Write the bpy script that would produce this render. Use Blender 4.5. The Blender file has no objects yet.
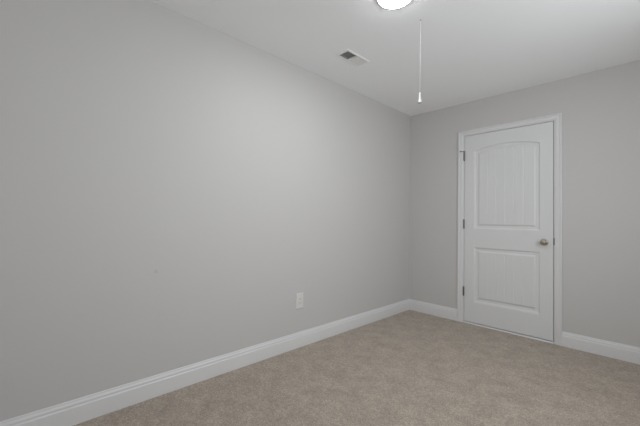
import bpy, bmesh, math, random
from mathutils import Vector, Matrix

S = bpy.context.scene
COL = S.collection

# ------------------------------------------------------------------ camera
F_PX, CX, CY = 322.03, 319.95, 212.45
YAW, PITCH, ROLL = 0.80679, 0.02177, 0.01546
CAM = Vector((2.1520, -3.6349, 1.1092))
cd = bpy.data.cameras.new('camera')
cam = bpy.data.objects.new('camera', cd)
COL.objects.link(cam)
cd.sensor_fit = 'HORIZONTAL'
cd.sensor_width = 36.0
cd.lens = F_PX / 640 * 36
cd.shift_x = (320 - CX) / 640
cd.shift_y = (CY - 213) / 640
cd.clip_start = 0.02
fw = Vector((-math.sin(YAW) * math.cos(PITCH), math.cos(YAW) * math.cos(PITCH), math.sin(PITCH)))
r0 = Vector((math.cos(YAW), math.sin(YAW), 0))
u0 = r0.cross(fw)
rt = r0 * math.cos(ROLL) + u0 * math.sin(ROLL)
up = -r0 * math.sin(ROLL) + u0 * math.cos(ROLL)
cam.matrix_world = Matrix(((rt.x, up.x, -fw.x, CAM.x), (rt.y, up.y, -fw.y, CAM.y),
                           (rt.z, up.z, -fw.z, CAM.z), (0, 0, 0, 1)))
S.camera = cam

# ------------------------------------------------------------------ light and exposure
W = bpy.data.worlds.new('world')
S.world = W
W.use_nodes = True
bg = W.node_tree.nodes['Background']
bg.inputs[0].default_value = (0.75, 0.85, 1.0, 1)
bg.inputs[1].default_value = 0.25

LAMP = 97.0          # strength of the ceiling light's diffuser
FILL_A = 17.6         # added fill light at the far made-up window of the unseen right wall
FILL_B = 7.0          # added fill light at the nearer made-up window


def area(name, loc, rot, sx, sy, power, colour):
    l = bpy.data.lights.new(name, 'AREA')
    l.shape = 'RECTANGLE'
    l.size, l.size_y, l.energy, l.color = sx, sy, power, colour
    o = bpy.data.objects.new(name, l)
    o.location, o.rotation_euler = loc, rot
    COL.objects.link(o)
    return o


area('fill_light', (2.69, -1.75, 1.5), (0, math.radians(89), 0), 1.3, 1.25, FILL_A, (0.93, 0.98, 1.0))  # room fill, added in the opening of an unseen window
area('fill_light', (2.69, -3.30, 1.5), (0, math.radians(97), 0), 1.3, 1.25, FILL_B, (0.93, 0.98, 1.0))  # second added fill, tilted upward to lift the ceiling

vs = S.view_settings
S.display_settings.display_device = 'sRGB'
vs.view_transform = 'Standard'
vs.look = 'None'
vs.exposure = 0.06
vs.gamma = 1.0
vs.use_curve_mapping = False
S.cycles.max_bounces = 16
S.cycles.diffuse_bounces = 12

# ------------------------------------------------------------------ materials


def lin(r, g, b):
    f = lambda c: (c / 255 / 12.92) if c <= 10 else ((c / 255 + 0.055) / 1.055) ** 2.4
    return (f(r), f(g), f(b), 1)


def mat(name, rgb, rough=0.5, metal=0.0, bump=0.0, scale=200.0, emit=None):
    m = bpy.data.materials.new(name)
    m.use_nodes = True
    nt = m.node_tree
    b = nt.nodes['Principled BSDF']
    b.inputs['Base Color'].default_value = lin(*rgb)
    b.inputs['Roughness'].default_value = rough
    b.inputs['Metallic'].default_value = metal
    if emit:
        b.inputs['Emission Color'].default_value = lin(*emit[0])
        b.inputs['Emission Strength'].default_value = emit[1]
    if bump:
        tc = nt.nodes.new('ShaderNodeTexCoord')
        n = nt.nodes.new('ShaderNodeTexNoise')
        n.inputs['Scale'].default_value = scale
        n.inputs['Detail'].default_value = 4
        bp = nt.nodes.new('ShaderNodeBump')
        bp.inputs['Strength'].default_value = bump
        bp.inputs['Distance'].default_value = 0.002
        nt.links.new(tc.outputs['Object'], n.inputs['Vector'])
        nt.links.new(n.outputs['Fac'], bp.inputs['Height'])
        nt.links.new(bp.outputs['Normal'], b.inputs['Normal'])
    return m


WALL_RGB = (206, 204, 203)
M_wall = mat('wall_paint', WALL_RGB, 0.6, bump=0.08, scale=160)
M_ceil = mat('ceiling_paint', (251, 252, 254), 0.8, bump=0.06, scale=140)
M_trim = mat('trim_paint', (226, 226, 227), 0.35)
M_door = mat('door_paint', (225, 226, 226), 0.4, bump=0.03, scale=90)
M_nickel = mat('satin_nickel', (176, 168, 158), 0.28, 1.0)
M_hinge = mat('aged_hinge_metal', (140, 135, 129), 0.35, 1.0)
M_plate = mat('white_plastic', (226, 225, 223), 0.35)
M_slot = mat('dark_slot', (45, 43, 41), 0.6)
M_vent = mat('white_enamel', (238, 238, 237), 0.4)
M_duct = mat('duct_metal', (188, 187, 185), 0.5, 0.0)
M_cord = mat('white_cord', (178, 178, 176), 0.5)
M_diff = mat('lit_diffuser', (240, 240, 238), 0.4, emit=((251, 253, 255), LAMP))
M_glass = mat('added_window_glass', (235, 240, 240), 0.02)
M_glass.node_tree.nodes['Principled BSDF'].inputs['Transmission Weight'].default_value = 1.0


def wall_with_mark():
    """left wall paint, with the small round scuff the photo shows"""
    m = mat('left_wall_paint', WALL_RGB, 0.6, bump=0.08, scale=160)
    nt = m.node_tree
    L = nt.links.new
    tc = nt.nodes.new('ShaderNodeTexCoord')
    d = nt.nodes.new('ShaderNodeVectorMath')
    d.operation = 'DISTANCE'
    d.inputs[1].default_value = (0.0, -2.9764, 0.7701)
    L(tc.outputs['Object'], d.inputs[0])
    mr = nt.nodes.new('ShaderNodeMapRange')
    mr.inputs['From Min'].default_value = 0.006
    mr.inputs['From Max'].default_value = 0.016
    mr.inputs['To Min'].default_value = 1
    mr.inputs['To Max'].default_value = 0
    L(d.outputs['Value'], mr.inputs['Value'])
    mx = nt.nodes.new('ShaderNodeMix')
    mx.data_type = 'RGBA'
    mx.inputs['A'].default_value = lin(*WALL_RGB)
    mx.inputs['B'].default_value = lin(196, 193, 191)
    L(mr.outputs['Result'], mx.inputs['Factor'])
    L(mx.outputs['Result'], nt.nodes['Principled BSDF'].inputs['Base Color'])
    return m


M_leftwall = wall_with_mark()


def carpet_material():
    m = bpy.data.materials.new('beige_carpet')
    m.use_nodes = True
    nt = m.node_tree
    L = nt.links.new
    b = nt.nodes['Principled BSDF']
    b.inputs['Roughness'].default_value = 1.0
    b.inputs['Specular IOR Level'].default_value = 0.05
    b.inputs['Sheen Weight'].default_value = 0.25
    b.inputs['Sheen Roughness'].default_value = 0.6
    tc = nt.nodes.new('ShaderNodeTexCoord')

    def noise(scale, detail, rough=0.55):
        n = nt.nodes.new('ShaderNodeTexNoise')
        n.inputs['Scale'].default_value = scale
        n.inputs['Detail'].default_value = detail
        n.inputs['Roughness'].default_value = rough
        L(tc.outputs['Object'], n.inputs['Vector'])
        return n
    big, mid, fine = noise(8, 5, 0.65), noise(42, 3, 0.7), noise(120, 3, 0.8)

    def ramp(src, a, c, lo=0.33, hi=0.67):
        r = nt.nodes.new('ShaderNodeValToRGB')
        r.color_ramp.elements[0].position = lo
        r.color_ramp.elements[1].position = hi
        r.color_ramp.elements[0].color = a
        r.color_ramp.elements[1].color = c
        L(src.outputs['Fac'], r.inputs['Fac'])
        return r
    r1 = ramp(big, lin(167, 154, 140), lin(189, 175, 160))
    g = lambda v: (v, v, v, 1)
    r2 = ramp(mid, g(0.78), g(1.10))
    r3 = ramp(fine, g(0.50), g(1.26))

    def mul(a, c):
        x = nt.nodes.new('ShaderNodeMix')
        x.data_type = 'RGBA'
        x.blend_type = 'MULTIPLY'
        x.inputs['Factor'].default_value = 1
        L(a, x.inputs['A'])
        L(c, x.inputs['B'])
        return x.outputs['Result']
    L(mul(mul(r1.outputs['Color'], r2.outputs['Color']), r3.outputs['Color']), b.inputs['Base Color'])
    bp = nt.nodes.new('ShaderNodeBump')
    bp.inputs['Strength'].default_value = 0.5
    bp.inputs['Distance'].default_value = 0.006
    L(fine.outputs['Fac'], bp.inputs['Height'])
    L(bp.outputs['Normal'], b.inputs['Normal'])
    return m


M_carpet = carpet_material()

# ------------------------------------------------------------------ helpers


def box(bm, x0, x1, y0, y1, z0, z1):
    v = [bm.verts.new(p) for p in ((x0, y0, z0), (x1, y0, z0), (x1, y1, z0), (x0, y1, z0),
                                   (x0, y0, z1), (x1, y0, z1), (x1, y1, z1), (x0, y1, z1))]
    for f in ((3, 2, 1, 0), (4, 5, 6, 7), (0, 1, 5, 4), (1, 2, 6, 5), (2, 3, 7, 6), (3, 0, 4, 7)):
        bm.faces.new([v[i] for i in f])
    return v


def lathe(bm, prof, origin, axis, n=40):
    """revolve (radius, height) pairs about `axis` through `origin`; closes ends of radius > 0"""
    a = Vector(axis).normalized()
    t = a.orthogonal().normalized()
    s = a.cross(t)
    o = Vector(origin)
    rings = []
    for r, h in prof:
        if r < 1e-7:
            rings.append([bm.verts.new(o + a * h)])
        else:
            rings.append([bm.verts.new(o + a * h + (t * math.cos(2 * math.pi * k / n) + s * math.sin(2 * math.pi * k / n)) * r)
                          for k in range(n)])
    for A, B in zip(rings, rings[1:]):
        for k in range(n):
            q = (k + 1) % n
            if len(A) == 1 and len(B) == 1:
                continue
            if len(A) == 1:
                bm.faces.new((A[0], B[k], B[q]))
            elif len(B) == 1:
                bm.faces.new((A[k], A[q], B[0]))
            else:
                bm.faces.new((A[k], A[q], B[q], B[k]))
    for R in (rings[0], rings[-1]):
        if len(R) > 1:
            bm.faces.new(R)


def sweep(bm, loops):
    """skin a list of equal-length closed cross-sections and cap both ends"""
    V = [[bm.verts.new(p) for p in l] for l in loops]
    n = len(V[0])
    for A, B in zip(V, V[1:]):
        for k in range(n):
            q = (k + 1) % n
            bm.faces.new((A[k], A[q], B[q], B[k]))
    bm.faces.new(V[0])
    bm.faces.new(V[-1])


def obj(name, bm, m, parent=None, origin=None, smooth=False, bevel=0.0, seg=2):
    bmesh.ops.recalc_face_normals(bm, faces=bm.faces)
    if origin is not None:
        bmesh.ops.translate(bm, verts=bm.verts, vec=-Vector(origin))
    me = bpy.data.meshes.new(name)
    bm.to_mesh(me)
    bm.free()
    me.materials.append(m)
    if smooth:
        for p in me.polygons:
            p.use_smooth = True
        try:
            me.set_sharp_from_angle(angle=math.radians(40))
        except Exception:
            pass
    o = bpy.data.objects.new(name, me)
    COL.objects.link(o)
    if origin is not None:
        o.location = origin
    if parent:
        o.parent = parent
        o.location = Vector(o.location) - parent_world(parent)
    if bevel:
        b = o.modifiers.new('bevel', 'BEVEL')
        b.width, b.segments, b.limit_method = bevel, seg, 'ANGLE'
        b.angle_limit = math.radians(40)
    return o


def parent_world(p):
    v = Vector((0, 0, 0))
    while p:
        v += Vector(p.location)
        p = p.parent
    return v


def empty(name, loc):
    o = bpy.data.objects.new(name, None)
    o.empty_display_size = 0.1
    o.location = loc
    COL.objects.link(o)
    return o


def tag(o, label=None, cat=None, kind=None, group=None):
    if label: o['label'] = label
    if cat: o['category'] = cat
    if kind: o['kind'] = kind
    if group: o['group'] = group
    return o


NB = bmesh.new

# ------------------------------------------------------------------ room shell
H = 2.44
XR, YN = 2.70, -4.30          # unseen right wall and near wall
TH = 0.12
# door opening
JL, JR, JT = 0.6765, 1.4960, 2.0640      # faces of the jamb
OL, OR_, OT = JL - 0.018, JR + 0.018, JT + 0.018
# ceiling register opening
VX0, VX1, VY0, VY1 = 0.385, 0.485, -1.762, -1.520
# heights of the made-up window openings in the unseen right wall
WZ0, WZ1 = 0.85, 2.15

b = NB(); box(b, -TH, XR + TH, YN - TH, 1.0, -0.05, 0.0)
tag(obj('floor', b, M_carpet), 'beige cut pile carpet covering the whole floor', 'floor', 'structure')

b = NB()
box(b, -TH, VX0, YN - TH, TH, H, H + 0.10)
box(b, VX1, XR + TH, YN - TH, TH, H, H + 0.10)
box(b, VX0, VX1, YN - TH, VY0, H, H + 0.10)
box(b, VX0, VX1, VY1, TH, H, H + 0.10)
tag(obj('ceiling', b, M_ceil), 'smooth white painted ceiling with a round light', 'ceiling', 'structure')

b = NB(); box(b, -TH, 0, YN - TH, TH, 0, H)
tag(obj('wall_left', b, M_leftwall), 'long light grey wall with an outlet low down', 'wall', 'structure')

b = NB()
box(b, 0, OL, 0, TH, 0, H)
box(b, OR_, XR, 0, TH, 0, H)
box(b, OL, OR_, 0, TH, OT, H)
tag(obj('wall_back', b, M_wall), 'light grey end wall around the white door', 'wall', 'structure')

ADDED_WINS = ((-2.40, -1.10), (-3.95, -2.65))  # made-up openings, placed to let the fill light in
b = NB()
box(b, XR, XR + TH, ADDED_WINS[0][1], TH, 0, H)
box(b, XR, XR + TH, ADDED_WINS[1][1], ADDED_WINS[0][0], 0, H)
box(b, XR, XR + TH, YN - TH, ADDED_WINS[1][0], 0, H)
for y0, y1 in ADDED_WINS:
    box(b, XR, XR + TH, y0, y1, 0, WZ0)
    box(b, XR, XR + TH, y0, y1, WZ1, H)
tag(obj('wall_right', b, M_wall), 'light grey wall with two added windows beside the camera', 'wall', 'structure')

b = NB()
box(b, 0, XR, YN - TH, YN, 0, H)
tag(obj('wall_front', b, M_wall), 'plain light grey wall behind the camera', 'wall', 'structure')


def window(name, y0, y1, x, label):  # unseen window, added to go with a fill light
    b = NB()
    w = 0.05
    zm = (WZ0 + WZ1) / 2
    box(b, x, x + 0.06, y0, y0 + w, WZ0, WZ1)
    box(b, x, x + 0.06, y1 - w, y1, WZ0, WZ1)
    box(b, x, x + 0.06, y0 + w, y1 - w, WZ0, WZ0 + w)
    box(b, x, x + 0.06, y0 + w, y1 - w, WZ1 - w, WZ1)
    box(b, x, x + 0.06, y0 + w, y1 - w, zm - 0.02, zm + 0.02)
    fr = tag(obj(name, b, M_trim), label, 'window', 'structure')
    b = NB()
    box(b, x + 0.028, x + 0.032, y0 + w, y1 - w, WZ0 + w, WZ1 - w)
    obj('pane', b, M_glass, fr)


window('added_window_1', *ADDED_WINS[0], XR + 0.03, 'added white framed window in the unseen right wall nearer the door end')
window('added_window_2', *ADDED_WINS[1], XR + 0.03, 'added white framed window in the unseen right wall beside the camera')

# dim space behind the closed door
b = NB()
box(b, OL - 0.1, OL, TH, 0.9, 0, H)
box(b, OR_, OR_ + 0.1, TH, 0.9, 0, H)
box(b, OL - 0.1, OR_ + 0.1, 0.9, 1.0, 0, H)
box(b, OL - 0.1, OR_ + 0.1, TH, 1.0, H, H + 0.05)
tag(obj('wall_closet', b, M_wall), 'walls of the space behind the closed door', 'wall', 'structure')

# ------------------------------------------------------------------ baseboards
# (depth from the wall, height): flat board, small step, rounded cap
BASE = [(0.0, 0.0), (0.0140, 0.0), (0.0140, 0.0900), (0.0136, 0.0925), (0.0095, 0.0965), (0.0092, 0.0985), (0.0098, 0.1035),
        (0.0094, 0.1085), (0.0078, 0.1130), (0.0050, 0.1175), (0.0042, 0.1205), (0.0042, 0.1265), (0.0030, 0.1285), (0.0, 0.1290)]


def base_y(x0, x1, y, sgn, mitre0=False, mitre1=False):
    """board running along x on the wall at y, facing sgn"""
    b = NB()
    sweep(b, [[(x0 + (d if mitre0 else 0), y + sgn * d, z) for d, z in BASE],
              [(x1 - (d if mitre1 else 0), y + sgn * d, z) for d, z in BASE]])
    return b


def base_x(y0, y1, x, sgn):
    b = NB()
    sweep(b, [[(x + sgn * d, y0 + d, z) for d, z in BASE], [(x + sgn * d, y1 - d, z) for d, z in BASE]])
    return b


CO_L, CO_R, CO_T = 0.6120, 1.5590, 2.1215       # outer edges of the door casing
tag(obj('baseboard_left', base_x(YN, 0, 0, 1), M_trim, smooth=True), 'long white baseboard under the wall with the outlet', 'baseboard', 'structure')
tag(obj('baseboard_back', base_y(0, CO_L, 0, -1, True, False), M_trim, smooth=True), 'short white baseboard between the corner and the door', 'baseboard', 'structure')
tag(obj('baseboard_back', base_y(CO_R, XR, 0, -1, False, True), M_trim, smooth=True), 'white baseboard right of the door on the knob side', 'baseboard', 'structure')
tag(obj('baseboard_right', base_x(YN, 0, XR, -1), M_trim, smooth=True), 'white baseboard under the two added windows', 'baseboard', kind='structure')
tag(obj('baseboard_front', base_y(0, XR, YN, 1, True, True), M_trim, smooth=True), 'white baseboard on the plain wall behind the camera', 'baseboard', kind='structure')

# ------------------------------------------------------------------ door casing and jamb
# (distance in from the outer edge, projection from the wall)
CAS_W = 0.0555
CAS = [(0.0, 0.0), (0.0, 0.0165), (0.003, 0.0185), (0.009, 0.0185), (0.013, 0.0170), (0.0155, 0.0120), (0.021, 0.0110),
       (0.030, 0.0118), (0.037, 0.0115), (0.043, 0.0095), (0.047, 0.0075), (0.0535, 0.0072), (CAS_W, 0.0055), (CAS_W, 0.0)]
trim = tag(empty('trim_1', ((CO_L + CO_R) / 2, 0, 0)), 'white moulded casing framing the closed door', 'door frame', 'structure')
b = NB()
sweep(b, [[(CO_L + s, -p, 0) for s, p in CAS], [(CO_L + s, -p, CO_T - s) for s, p in CAS]])
obj('side_casing', b, M_trim, trim, (CO_L, 0, 0), smooth=True)
b = NB()
sweep(b, [[(CO_R - s, -p, 0) for s, p in CAS], [(CO_R - s, -p, CO_T - s) for s, p in CAS]])
obj('side_casing', b, M_trim, trim, (CO_R, 0, 0), smooth=True)
b = NB()
sweep(b, [[(CO_L + s, -p, CO_T - s) for s, p in CAS], [(CO_R - s, -p, CO_T - s) for s, p in CAS]])
obj('head_casing', b, M_trim, trim, (CO_L, 0, CO_T), smooth=True)
b = NB()
box(b, OL, JL, 0, TH, 0, OT)
box(b, JR, OR_, 0, TH, 0, OT)
box(b, JL, JR, 0, TH, JT, OT)
box(b, JL, JL + 0.011, 0.040, 0.075, 0, JT)          # stop strips the door closes against
box(b, JR - 0.011, JR, 0.040, 0.075, 0, JT)
box(b, JL + 0.011, JR - 0.011, 0.040, 0.075, JT - 0.011, JT)
obj('jamb', b, M_trim, trim, (JL, 0, 0))
b = NB()
box(b, JR - 0.0012, JR + 0.009, -0.0022, 0.0, 0.906, 0.970)
box(b, JR - 0.0012, JR + 0.001, 0.0, 0.030, 0.906, 0.970)
obj('strike_plate', b, M_hinge, trim, (JR, 0, 0.938))['label'] = 'dark metal strike plate'

b = NB()
sweep(b, [[(x, y, z) for y, z in ((-0.006, 0.0), (-0.004, 0.008), (0.004, 0.012), (0.10, 0.012), (0.11, 0.0))] for x in (JL + 0.0005, JR - 0.0005)])
tag(obj('trim_2', b, M_trim), 'thin white threshold strip under the door', 'threshold', 'structure')

# ------------------------------------------------------------------ door
DL, DR, DB, DT = 0.6800, 1.4912, 0.0200, 2.0605
DY, DTH = 0.0015, 0.035
PXL, PXR = DL + 0.103, DR - 0.103
PANELS = ((0.247, 0.834, 0.0), (1.034, 1.884, 0.046))       # bottom, top at the sides, rise of the arch
GROOVES = 5


def smooth01(t):
    t = min(1.0, max(0.0, t))
    return t * t * (3 - 2 * t)


def depth(x, z):
    for zb, zt, rise in PANELS:
        w = (PXR - PXL) / 2
        q = (x - (PXL + w)) / w
        top = zt + rise * (1 - q * q)
        slope = 2 * rise * abs(q) / w
        s = min(x - PXL, PXR - x, z - zb, (top - z) / math.sqrt(1 + slope * slope))
        if s <= 0:
            continue
        d = 0.0105 * smooth01(s / 0.014) + 0.0008 * smooth01((s - 0.026) / 0.008)
        d -= 0.0088 * smooth01((s - 0.034) / 0.020)
        if s > 0.055:
            il, ir = PXL + 0.055, PXR - 0.055
            step = (ir - il) / (GROOVES + 1)
            k = round((x - il) / step)
            if 1 <= k <= GROOVES:
                g = abs(x - il - k * step)
                d += 0.0028 * max(0.0, 1 - g / 0.0045) * min(1.0, (s - 0.055) / 0.006)
        return d
    return 0.0


door = tag(empty('door_1', ((DL + DR) / 2, 0, DB)), 'closed white two panel door with an arched plank upper panel', 'door', 'structure')


def axis_samples(lo, hi, fine_ranges, fine, coarse):
    out = [lo]
    v = lo
    while v < hi - 1e-6:
        step = fine if any(a - fine <= v <= c for a, c in fine_ranges) else coarse
        v = min(v + step, hi)
        out.append(v)
    return out


il, ir = PXL + 0.055, PXR - 0.055
gx = [il + (ir - il) / (GROOVES + 1) * k for k in range(1, GROOVES + 1)]
xs = axis_samples(DL, DR, [(PXL, PXL + 0.058), (PXR - 0.058, PXR + 0.002)] + [(g - 0.006, g + 0.006) for g in gx], 0.0022, 0.010)
zs = axis_samples(DB, DT, [(p[0], p[0] + 0.060) for p in PANELS] + [(p[1] - 0.065, p[1] + p[2] + 0.002) for p in PANELS], 0.0025, 0.014)
b = NB()
grid = [[b.verts.new((x, DY + depth(x, z), z)) for x in xs] for z in zs]
for r in range(len(zs) - 1):
    for c in range(len(xs) - 1):
        b.faces.new((grid[r][c], grid[r][c + 1], grid[r + 1][c + 1], grid[r + 1][c]))
edge = [grid[0][c] for c in range(len(xs))] + [grid[r][-1] for r in range(1, len(zs))] + \
       [grid[-1][c] for c in range(len(xs) - 2, -1, -1)] + [grid[r][0] for r in range(len(zs) - 2, 0, -1)]
backv = [b.verts.new((v.co.x, DY + DTH, v.co.z)) for v in edge]
n = len(edge)
for k in range(n):
    q = (k + 1) % n
    b.faces.new((edge[k], backv[k], backv[q], edge[q]))
b.faces.new(backv)
obj('slab', b, M_door, door, (DL, DY, DB), smooth=True)

# knob with its rosette
KX, KZ = DR - 0.069, 0.928
b = NB()
lathe(b, [(0.0085, 0.006), (0.0085, 0.020), (0.0105, 0.025), (0.017, 0.029), (0.0235, 0.035), (0.0268, 0.043), (0.0262, 0.051),
          (0.0215, 0.0585), (0.0125, 0.0625), (0.0, 0.0635)], (KX, DY, KZ), (0, -1, 0), 48)
knob = obj('door_knob', b, M_nickel, door, (KX, DY, KZ), smooth=True)
b = NB()
lathe(b, [(0.0325, 0.0), (0.0325, 0.003), (0.030, 0.0062), (0.022, 0.0085), (0.010, 0.0095), (0.0, 0.0096)], (KX, DY, KZ), (0, -1, 0), 48)
obj('rosette', b, M_nickel, knob, (KX, DY, KZ), smooth=True)
b = NB()
box(b, DR - 0.0005, DR + 0.0012, DY + 0.004, DY + 0.030, 0.909, 0.966)
obj('latch_plate', b, M_nickel, door, (DR, DY, 0.937))

# three butt hinges; the top one carries a pin stop
HX = (DL + JL) / 2 - 0.001
for hz, stop in ((1.836, True), (1.083, False), (0.344, False)):
    b = NB()
    hr, hh = 0.0082, 0.046
    for k in range(5):
        z0 = hz - hh + k * (2 * hh / 5)
        lathe(b, [(hr - 0.0008, z0 + 0.0004), (hr, z0 + 0.0012), (hr, z0 + 2 * hh / 5 - 0.0012), (hr - 0.0008, z0 + 2 * hh / 5 - 0.0004)],
              (HX, -0.0075, 0), (0, 0, 1), 20)
    for sg in (1, -1):
        lathe(b, [(0.0052, hz + sg * hh), (0.0058, hz + sg * (hh + 0.003)), (0.0030, hz + sg * (hh + 0.007)), (0.0, hz + sg * (hh + 0.008))],
              (HX, -0.0075, 0), (0, 0, 1), 20)
    box(b, HX - 0.0014, HX + 0.0014, -0.0075, 0.030, hz - hh, hz + hh)
    hinge = obj('hinge', b, M_hinge, door, (HX, -0.0075, hz), smooth=True)
    if stop:
        b = NB()
        zc = hz + hh + 0.010
        lathe(b, [(0.0105, zc - 0.003), (0.0105, zc + 0.003)], (HX, -0.0075, 0), (0, 0, 1), 24)
        dirv = Vector((-0.82, -0.57, 0)).normalized()
        lathe(b, [(0.0040, 0.008), (0.0040, 0.036)], (HX, -0.0075, zc), dirv, 16)
        lathe(b, [(0.0065, 0.036), (0.0075, 0.038), (0.0075, 0.043), (0.0055, 0.046)], (HX, -0.0075, zc), dirv, 20)
        obj('pin_stop', b, M_hinge, hinge, (HX, -0.0075, zc), smooth=True)

# ------------------------------------------------------------------ ceiling light
LX, LY, LR = 1.089, -2.028, 0.099
lamp = tag(empty('ceiling_light', (LX, LY, H)), 'lit round white flush light on the ceiling', 'ceiling light')
b = NB()
lathe(b, [(LR - 0.004, 0.001), (LR + 0.011, 0.0), (LR + 0.011, 0.003), (LR + 0.008, 0.0085), (LR + 0.003, 0.0105), (LR - 0.001, 0.0100)], (LX, LY, H), (0, 0, -1), 72)
obj('trim_ring', b, M_vent, lamp, (LX, LY, H), smooth=True)
b = NB()
lathe(b, [(LR - 0.0005, 0.004), (LR - 0.001, 0.0110), (LR * 0.93, 0.0145), (LR * 0.78, 0.0175), (LR * 0.5, 0.0202), (LR * 0.22, 0.0215), (0, 0.0218)], (LX, LY, H), (0, 0, -1), 72)
obj('diffuser', b, M_diff, lamp, (LX, LY, H), smooth=True)['label'] = 'glowing white diffuser'

# ------------------------------------------------------------------ ceiling register
vent = tag(empty('air_vent', ((VX0 + VX1) / 2, (VY0 + VY1) / 2, H)), 'small white rectangular air register on the ceiling near the long wall', 'air vent')
vc = ((VX0 + VX1) / 2, (VY0 + VY1) / 2, H)
b = NB()
fl = 0.017                                   # flange
def ring(o, z):
    return [(VX0 - o, VY0 - o, z), (VX1 + o, VY0 - o, z), (VX1 + o, VY1 + o, z), (VX0 - o, VY1 + o, z)]
loops = [ring(fl, H), ring(fl, H - 0.002), ring(fl - 0.006, H - 0.0065), ring(0.004, H - 0.0075), ring(-0.002, H - 0.0055), ring(-0.002, H + 0.004)]
V = [[b.verts.new(p) for p in l] for l in loops]
for A, B in zip(V, V[1:] + V[:1]):
    for k in range(4):
        q = (k + 1) % 4
        b.faces.new((A[k], A[q], B[q], B[k]))
obj('frame', b, M_vent, vent, vc)
ym = (VY0 + VY1) / 2
nl = 7
for half, sgn in ((0, 1), (1, -1)):
    b = NB()
    for k in range(nl):
        yc = VY0 + 0.006 + half * (VY1 - VY0) / 2 + ((VY1 - VY0) / 2 - 0.010) * (k + 0.5) / nl
        # a blade leaning so that it throws air away from the middle of the register
        dz, dy, t = 0.0072, 0.0095 * sgn, 0.0006
        x0, x1 = VX0 + 0.003, VX1 - 0.003
        sweep(b, [[(x, yc - dy - t, H - 0.005), (x, yc - dy + t, H - 0.005), (x, yc + dy + t, H - 0.005 + 2 * dz * 0.72), (x, yc + dy - t, H - 0.005 + 2 * dz * 0.72)] for x in (x0, x1)])
    obj('louvers', b, M_vent, vent, vc)
b = NB(); box(b, VX0 + 0.003, VX1 - 0.003, ym - 0.002, ym + 0.002, H - 0.006, H + 0.012)
obj('centre_bar', b, M_vent, vent, vc)
b = NB()
t = 0.0015
z0, z1 = H + 0.015, H + 0.16
x0, x1, y0, y1 = VX0 + 0.001, VX1 - 0.001, VY0 + 0.001, VY1 - 0.001
box(b, x0, x0 + t, y0, y1, z0, z1); box(b, x1 - t, x1, y0, y1, z0, z1)
box(b, x0, x1, y0, y0 + t, z0, z1); box(b, x0, x1, y1 - t, y1, z0, z1)
box(b, x0, x1, y0, y1, z1, z1 + t)
obj('duct_box', b, M_duct, vent, vc)

# ------------------------------------------------------------------ pull cord
PX_, PY_, PZ_BELL, PZ_BOT = 1.0800, -1.7130, 1.957, 1.886
pull = tag(empty('pull_cord', (PX_, PY_, H)), 'thin white pull cord with a bell shaped end hanging from the ceiling', 'pull cord')
b = NB(); lathe(b, [(0.006, 0.0), (0.006, 0.0015), (0.0035, 0.004), (0.0, 0.005)], (PX_, PY_, H), (0, 0, -1), 20)
obj('ceiling_eyelet', b, M_cord, pull, (PX_, PY_, H), smooth=True)
b = NB(); lathe(b, [(0.0006, 0.002), (0.0006, H - PZ_BELL + 0.004)], (PX_, PY_, H), (0, 0, -1), 10)
obj('cord', b, M_cord, pull, (PX_, PY_, H), smooth=True)
b = NB()
hb = PZ_BELL - PZ_BOT
lathe(b, [(0.0, 0.0), (0.0035, 0.001), (0.0050, 0.006), (0.0062, hb * 0.35), (0.0085, hb * 0.65), (0.0125, hb * 0.90), (0.0135, hb * 0.96), (0.0125, hb), (0.0, hb)],
      (PX_, PY_, PZ_BELL), (0, 0, -1), 32)
obj('pull_bell', b, M_cord, pull, (PX_, PY_, PZ_BELL), smooth=True)

# ------------------------------------------------------------------ wall outlet
OY, OZ, OW, OH = -1.804, 0.399, 0.080, 0.130
out = tag(empty('wall_outlet', (0, OY, OZ)), 'white double socket outlet low on the long wall', 'outlet')
b = NB()
R4 = lambda w, h, x: [(x, OY - w, OZ - h), (x, OY + w, OZ - h), (x, OY + w, OZ + h), (x, OY - w, OZ + h)]
sweep(b, [R4(OW / 2, OH / 2, 0.0), R4(OW / 2, OH / 2, 0.005), R4(OW / 2 - 0.003, OH / 2 - 0.003, 0.0085), R4(OW / 2 - 0.010, OH / 2 - 0.010, 0.0090)])
obj('cover_plate', b, M_plate, out, (0, OY, OZ))
for s in (1, -1):
    zc = OZ + s * 0.0195
    b = NB()
    lp = []
    for k in range(40):
        a = 2 * math.pi * k / 40
        lp.append((0.0172 * math.cos(a), max(-0.0140, min(0.0140, 0.0172 * math.sin(a)))))
    sweep(b, [[(x, OY + p * f, zc + q * f) for p, q in lp] for x, f in ((0.0080, 1.0), (0.0102, 1.0), (0.0108, 0.96))])
    soc = obj('socket', b, M_plate, out, (0.006, OY, zc))
    b = NB()
    box(b, 0.0096, 0.0110, OY - 0.0072, OY - 0.0050, zc - 0.0015, zc + 0.0065)
    box(b, 0.0096, 0.0110, OY + 0.0050, OY + 0.0072, zc - 0.0010, zc + 0.0060)
    lathe(b, [(0.0024, 0.0096), (0.0024, 0.0110)], (0, OY, zc - 0.0075), (1, 0, 0), 16)
    obj('slots', b, M_slot, soc, (0.0096, OY, zc))
b = NB(); lathe(b, [(0.0035, 0.008), (0.0035, 0.0098), (0.0020, 0.0106), (0.0, 0.0107)], (0, OY, OZ), (1, 0, 0), 20)
obj('screw', b, M_plate, out, (0.006, OY, OZ), smooth=True)
